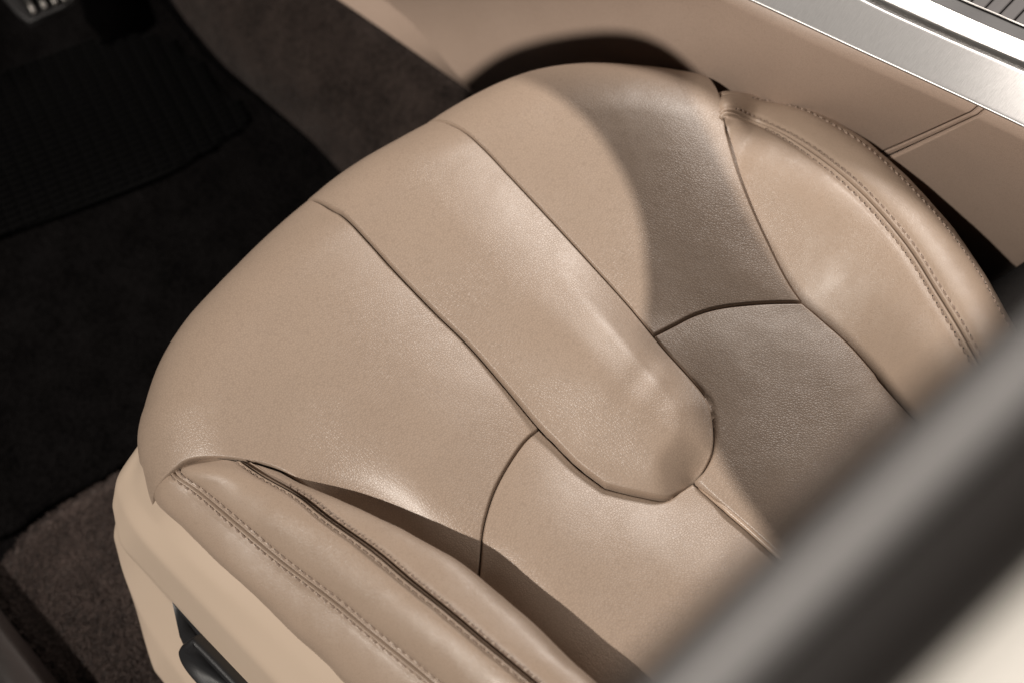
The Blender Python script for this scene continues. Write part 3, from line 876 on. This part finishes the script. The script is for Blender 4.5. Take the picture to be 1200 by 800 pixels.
# roller cover slats running across the console
ax = np.array([0.99, 0.10, 0.02]); ax /= np.linalg.norm(ax)
M_slat = plain("roller_slat", (0.06, 0.054, 0.054), 0.6, bump=0.25, bscale=700)
rgp = resample(crom(rg, 10), np.linspace(0, 1, 800))
s_ = arclen(rgp); pitch = 0.0115
x = 0.0; k = 0; first = None
while x < s_[-1] - pitch:
    a_ = np.array([np.interp(x + 0.0003, s_, rgp[:, j]) for j in range(3)]); b_ = np.array([np.interp(x + pitch - 0.0003, s_, rgp[:, j]) for j in range(3)])
    pa = project(np.array([a_]))[0]
    if -100 < pa[1] < 140 and pa[0] > 1000:
        t_ = b_ - a_; W_ = 0.16; up = np.array([0, 0, 1.0])
        prof = [(0, -0.0012), (0.02, 0.0), (0.10, 0.0004), (0.5, 0.0006), (0.90, 0.0004), (0.98, 0.0), (1, -0.0012)]
        V = [a_ + t_ * f + up * (h - 0.0015) + ax * (0.002 + e * W_) for e in (0, 1) for f, h in prof]
        n_ = len(prof)
        F = [(j, j + 1, n_ + j + 1, n_ + j) for j in range(n_ - 1)] + [tuple(range(n_))[::-1], tuple(range(n_, 2 * n_))]
        mesh_obj("slat", V, F, M_slat, console, False)
    x += pitch

# ================================================================== FOOTWELL
def poly_sheet(name, pxs, z, mat, thick=0.008, parent=None, bev=0.004):
    O = np.array([pix(x, y, z) for x, y in pxs])
    return slab(name, O, (0, 0, 1), thick, mat, parent, bev=bev)
FZ = -Z0
# brown carpet of the floor beside the sill
cp = crom([(165, 540), (120, 563), (75, 590), (38, 616), (12, 645), (-8, 690), (40, 760), (110, 850), (200, 960), (420, 980), (330, 760)], 6)[:-1]
cpo = np.array([pix(x, y, FZ + 0.012) for x, y in cp]); 
carpet_pad = slab("floor_carpet", cpo - [0, 0, 0.012], (0, 0, 1), 0.014, M_carpet, None, bev=0.011, segs=6)
carpet_pad["kind"] = "structure"
# pile: short tufts standing on the carpet
V = []; F = []
c0_ = np.array([pix(60, 590, FZ + 0.014), pix(200, 560, FZ + 0.014), pix(260, 830, FZ + 0.014), pix(20, 760, FZ + 0.014)])
from mathutils import geometry
cnt = 0
out2 = [Vector((p[0], p[1])) for p in resample(np.vstack([cpo, cpo[:1]]), np.linspace(0, 1, 60))[:-1]]
def inside(x, y):
    c = False; j = len(out2) - 1
    for i in range(len(out2)):
        if (out2[i].y > y) != (out2[j].y > y) and x < (out2[j].x - out2[i].x) * (y - out2[i].y) / (out2[j].y - out2[i].y) + out2[i].x: c = not c
        j = i
    return c
xs = [p[0] for p in cpo]; ys = [p[1] for p in cpo]
for _ in range(75000):
    x = random.uniform(min(xs), max(xs)); y = random.uniform(min(ys), max(ys))
    if not inside(x, y): continue
    pp = project(np.array([[x, y, 0.014]]))[0]
    if not (-20 < pp[0] < 330 and 520 < pp[1] < 830): continue
    h = random.uniform(0.0015, 0.0034); w = random.uniform(0.0005, 0.0009); an = random.uniform(0, math.pi)
    lean = np.array([random.gauss(0.0, 0.0016), random.gauss(0.0005, 0.0016), h])
    ed = float(min((x - q_.x) ** 2 + (y - q_.y) ** 2 for q_ in out2)) ** 0.5
    zz = 0.014 - max(0, 0.010 - ed) * 0.5
    b = len(V); c = np.array([x, y, zz - 0.001]); dx = np.array([math.cos(an) * w, math.sin(an) * w, 0]); dy = np.array([-dx[1], dx[0], 0])
    V += [c - dx - dy * .5, c + dx - dy * .5, c + dy, c + lean]
    F += [(b, b + 1, b + 3), (b + 1, b + 2, b + 3), (b + 2, b, b + 3)]
pile = mesh_obj("carpet_pile", V, F, M_carpet, carpet_pad, False); pile["kind"] = "stuff"

# black floor mat with a ribbed heel pad
mat_ = thing("floor_mat", "black floor mat with ribbed heel pad in the dark footwell", "floor mat")
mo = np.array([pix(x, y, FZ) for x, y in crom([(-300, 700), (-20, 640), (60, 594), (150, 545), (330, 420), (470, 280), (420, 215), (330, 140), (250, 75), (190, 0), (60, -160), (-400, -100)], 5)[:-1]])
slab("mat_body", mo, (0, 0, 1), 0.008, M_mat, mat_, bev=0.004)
hp = np.array([pix(x, y, FZ + 0.009) for x, y in crom([(-200, 350), (0, 278), (110, 238), (200, 202), (262, 165), (292, 140), (262, 110), (215, 62), (150, 40), (0, 85), (-200, 150)], 4)[:-1]])
M_heel = plain("heel_pad_rubber", (0.0030, 0.0029, 0.0029), 0.95, bump=0.4, bscale=600, spec=0.02)
pad = slab("heel_pad", hp, (0, 0, 1), 0.0015, M_heel, mat_, bev=0.0015)
V = []; F = []
hp2 = [Vector((p[0], p[1])) for p in hp]; out2 = hp2
cen = hp.mean(0); e1 = np.array([0.25, 0.97, 0]); e2 = np.array([0.97, -0.25, 0])
for i in range(-60, 60):
    for j in range(-40, 40):
        p = cen + e1 * i * 0.0085 + e2 * j * 0.016
        if not inside(p[0], p[1]): continue
        b = len(V)
        for zc, sc_ in ((0.002, 1.0), (0.0052, 0.75)):
            for sx, sy in ((-1, -1), (1, -1), (1, 1), (-1, 1)):
                V.append(p + e1 * sx * 0.0027 * sc_ + e2 * sy * 0.0062 * sc_ + np.array([0, 0, zc]))
        F += [(b + 4, b + 5, b + 6, b + 7)] + [(b + k, b + (k + 1) % 4, b + 4 + (k + 1) % 4, b + 4 + k) for k in range(4)]
o = mesh_obj("ribs", V, F, M_heel, pad, False); o["kind"] = "stuff"

# carpeted flank of the transmission tunnel
tl = curve3([(120, -140, FZ + 0.01), (200, -2, FZ + 0.01), (225, 35, FZ + 0.01), (258, 72, FZ + 0.01), (300, 108, FZ + 0.01), (345, 147, FZ + 0.01), (392, 192, FZ + 0.01), (520, 330, FZ + 0.01), (700, 500, FZ + 0.01)])
tm = curve3([(130, -150, FZ + 0.03), (212, -4, FZ + 0.03), (237, 30, FZ + 0.03), (268, 64, FZ + 0.03), (310, 100, FZ + 0.03), (355, 138, FZ + 0.03), (402, 182, FZ + 0.03), (530, 318, FZ + 0.03), (710, 488, FZ + 0.03)])
tu = k_lip.copy() + [0.006, 0, 0.004]
tun = Loft([tl, tm, tu])
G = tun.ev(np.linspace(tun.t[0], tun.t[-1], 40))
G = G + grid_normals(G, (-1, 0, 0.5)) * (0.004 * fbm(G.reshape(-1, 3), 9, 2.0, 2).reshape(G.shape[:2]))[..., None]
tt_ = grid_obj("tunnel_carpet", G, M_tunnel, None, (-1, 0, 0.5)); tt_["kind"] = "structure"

# metal-faced pedal at the far end
pedal = thing("foot_pedal", "metal barred foot pedal at the dark top left corner", "pedal")
pz = FZ + 0.10
po = np.array([pix(x, y, pz) for x, y in [(-10, -60), (-2, -10), (18, 14), (34, 26), (52, 18), (72, 10), (86, -2), (70, -60), (40, -110), (0, -110)]])
slab("pedal_pad", po - [0, 0, 0.008], (0, 0, 1), 0.008, M_rubber, pedal, bev=0.002)
M_pedal = plain("pedal_metal", (0.16, 0.15, 0.14), 0.45, metal=1.0)
for (x0, y0, x1, y1) in [(31, -2, 41, 17), (46, -4, 54, 11), (59, -6, 66, 6), (72, -8, 77, 2)]:
    d = np.array([x1 - x0, y1 - y0]) * 5.0
    path = np.array([pix(x1 - d[0] * f, y1 - d[1] * f, pz + 0.003) for f in np.linspace(0, 1, 8)])
    tube(path, 0.0028, M_pedal, "bar", pedal, 8)

# door sill trim at the bottom left
s1 = curve3([(-40, 664, FZ + 0.03), (0, 716, FZ + 0.03), (72, 806, FZ + 0.03), (160, 920, FZ + 0.03)])
s2 = curve3([(-50, 672, FZ + 0.055), (-8, 724, FZ + 0.055), (62, 812, FZ + 0.055), (150, 925, FZ + 0.055)])
s3 = curve3([(-75, 700, FZ + 0.060), (-30, 748, FZ + 0.060), (36, 828, FZ + 0.060), (124, 940, FZ + 0.060)])
s4 = curve3([(-90, 715, FZ + 0.052), (-48, 762, FZ + 0.052), (18, 838, FZ + 0.052), (104, 950, FZ + 0.052)])
s5 = curve3([(-200, 815, FZ + 0.05), (-158, 862, FZ + 0.05), (-92, 938, FZ + 0.05), (0, 1050, FZ + 0.05)])
fl = FacetLoft([s1 + [0, 0, -0.03], s1, s2, s3, s4, s5], n=60, m=60, ease=3, wrap=False)
sill = grid_obj("door_sill", fl.G, M_sill, None, (0, 0, 1))
tag(sill, "dark brown plastic door sill trim in the bottom left corner", "sill trim")

# ================================================================== WINDOW FRAME IN THE FOREGROUND
frame = thing("window_frame", "out of focus grey window frame bar crossing the lower right corner", "window frame")
def sweep(name, profile, p_a, p_b, mat, n=30, bow=0.0):
    """profile: list of (pixel sum offset along the normal, depth towards the seat)"""
    G = []
    for f in np.linspace(0, 1, n):
        row = []
        for off, dep in profile:
            x = p_a[0] + (p_b[0] - p_a[0]) * f + off * 0.7071; y = p_a[1] + (p_b[1] - p_a[1]) * f + off * 0.7071 - bow * 4 * f * (1 - f)
            row.append(pixd(x, y, dep))
        G.append(row)
    G = np.array(G)
    return grid_obj(name, G, mat, frame, -cam_f)
ang = np.linspace(-1, 1, 21)
A, Bp = (515, 985), (1375, 145)
BD = 0.210                                   # distance from the camera
prof = [(54 + 34 + 34 * math.sin(a_ * math.pi / 2), BD + 0.008 * (1 - math.cos(a_ * math.pi / 2))) for a_ in ang]
prof = [(88, BD + 0.026), (prof[0][0] + 4, BD + 0.024)] + prof + [(prof[-1][0] - 2, BD + 0.018), (88, BD + 0.026)]
sweep("frame_bar", prof, A, Bp, M_grey)
sweep("bar_edge_shade", [(14, BD + 0.020), (20, BD + 0.013), (34, BD + 0.009), (50, BD + 0.009), (60, BD + 0.014), (64, BD + 0.022), (40, BD + 0.026), (14, BD + 0.020)], A, Bp, M_darktrim)  # dark strip coloured as the shading along the bar's upper left edge
sweep("rubber_seal", [(114, BD + 0.026), (120, BD + 0.014), (132, BD + 0.010), (190, BD + 0.010), (240, BD + 0.011), (256, BD + 0.015), (264, BD + 0.028), (180, BD + 0.034), (114, BD + 0.026)], A, Bp, M_darktrim)
M_pale = plain("pale_paint", (0.86, 0.82, 0.76), 0.35, var=0.01)
sweep("pale_panel", [(244, BD + 0.040), (258, BD + 0.032), (272, BD + 0.027), (300, BD + 0.023), (370, BD + 0.018), (520, BD + 0.018), (700, BD + 0.026), (700, BD + 0.050), (244, BD + 0.040)], A, Bp, M_pale)
# added unseen rail, shaped from the shadow outline to shade the cushion's inboard half
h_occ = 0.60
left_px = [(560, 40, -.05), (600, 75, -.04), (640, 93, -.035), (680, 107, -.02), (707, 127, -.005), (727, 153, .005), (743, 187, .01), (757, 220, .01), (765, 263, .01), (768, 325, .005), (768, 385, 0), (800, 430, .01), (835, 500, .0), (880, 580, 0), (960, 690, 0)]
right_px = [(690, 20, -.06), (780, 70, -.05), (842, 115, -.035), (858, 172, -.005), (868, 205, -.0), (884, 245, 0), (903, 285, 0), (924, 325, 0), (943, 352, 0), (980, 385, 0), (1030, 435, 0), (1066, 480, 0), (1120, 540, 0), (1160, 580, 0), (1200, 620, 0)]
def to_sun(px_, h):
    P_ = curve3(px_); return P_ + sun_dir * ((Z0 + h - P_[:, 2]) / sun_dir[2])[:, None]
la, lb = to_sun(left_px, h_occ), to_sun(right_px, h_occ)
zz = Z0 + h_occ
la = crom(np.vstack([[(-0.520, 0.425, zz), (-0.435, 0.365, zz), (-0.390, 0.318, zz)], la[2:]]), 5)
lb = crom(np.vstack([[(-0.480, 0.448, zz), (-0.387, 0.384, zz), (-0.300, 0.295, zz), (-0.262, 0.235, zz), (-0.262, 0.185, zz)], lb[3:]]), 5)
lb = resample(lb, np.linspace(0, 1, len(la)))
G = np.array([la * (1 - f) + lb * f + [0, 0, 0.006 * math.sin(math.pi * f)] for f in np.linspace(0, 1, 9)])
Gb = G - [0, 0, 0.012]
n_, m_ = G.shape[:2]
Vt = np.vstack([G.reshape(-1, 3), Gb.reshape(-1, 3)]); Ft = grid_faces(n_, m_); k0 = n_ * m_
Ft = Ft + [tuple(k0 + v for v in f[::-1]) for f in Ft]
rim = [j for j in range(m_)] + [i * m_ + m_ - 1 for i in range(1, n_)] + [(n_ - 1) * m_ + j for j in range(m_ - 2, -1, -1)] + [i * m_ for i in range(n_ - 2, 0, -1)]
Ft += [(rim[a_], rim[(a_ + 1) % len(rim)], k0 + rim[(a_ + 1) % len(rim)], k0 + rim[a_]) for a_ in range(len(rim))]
mesh_obj("added_shade_rail", Vt, Ft, M_darktrim, frame, False)
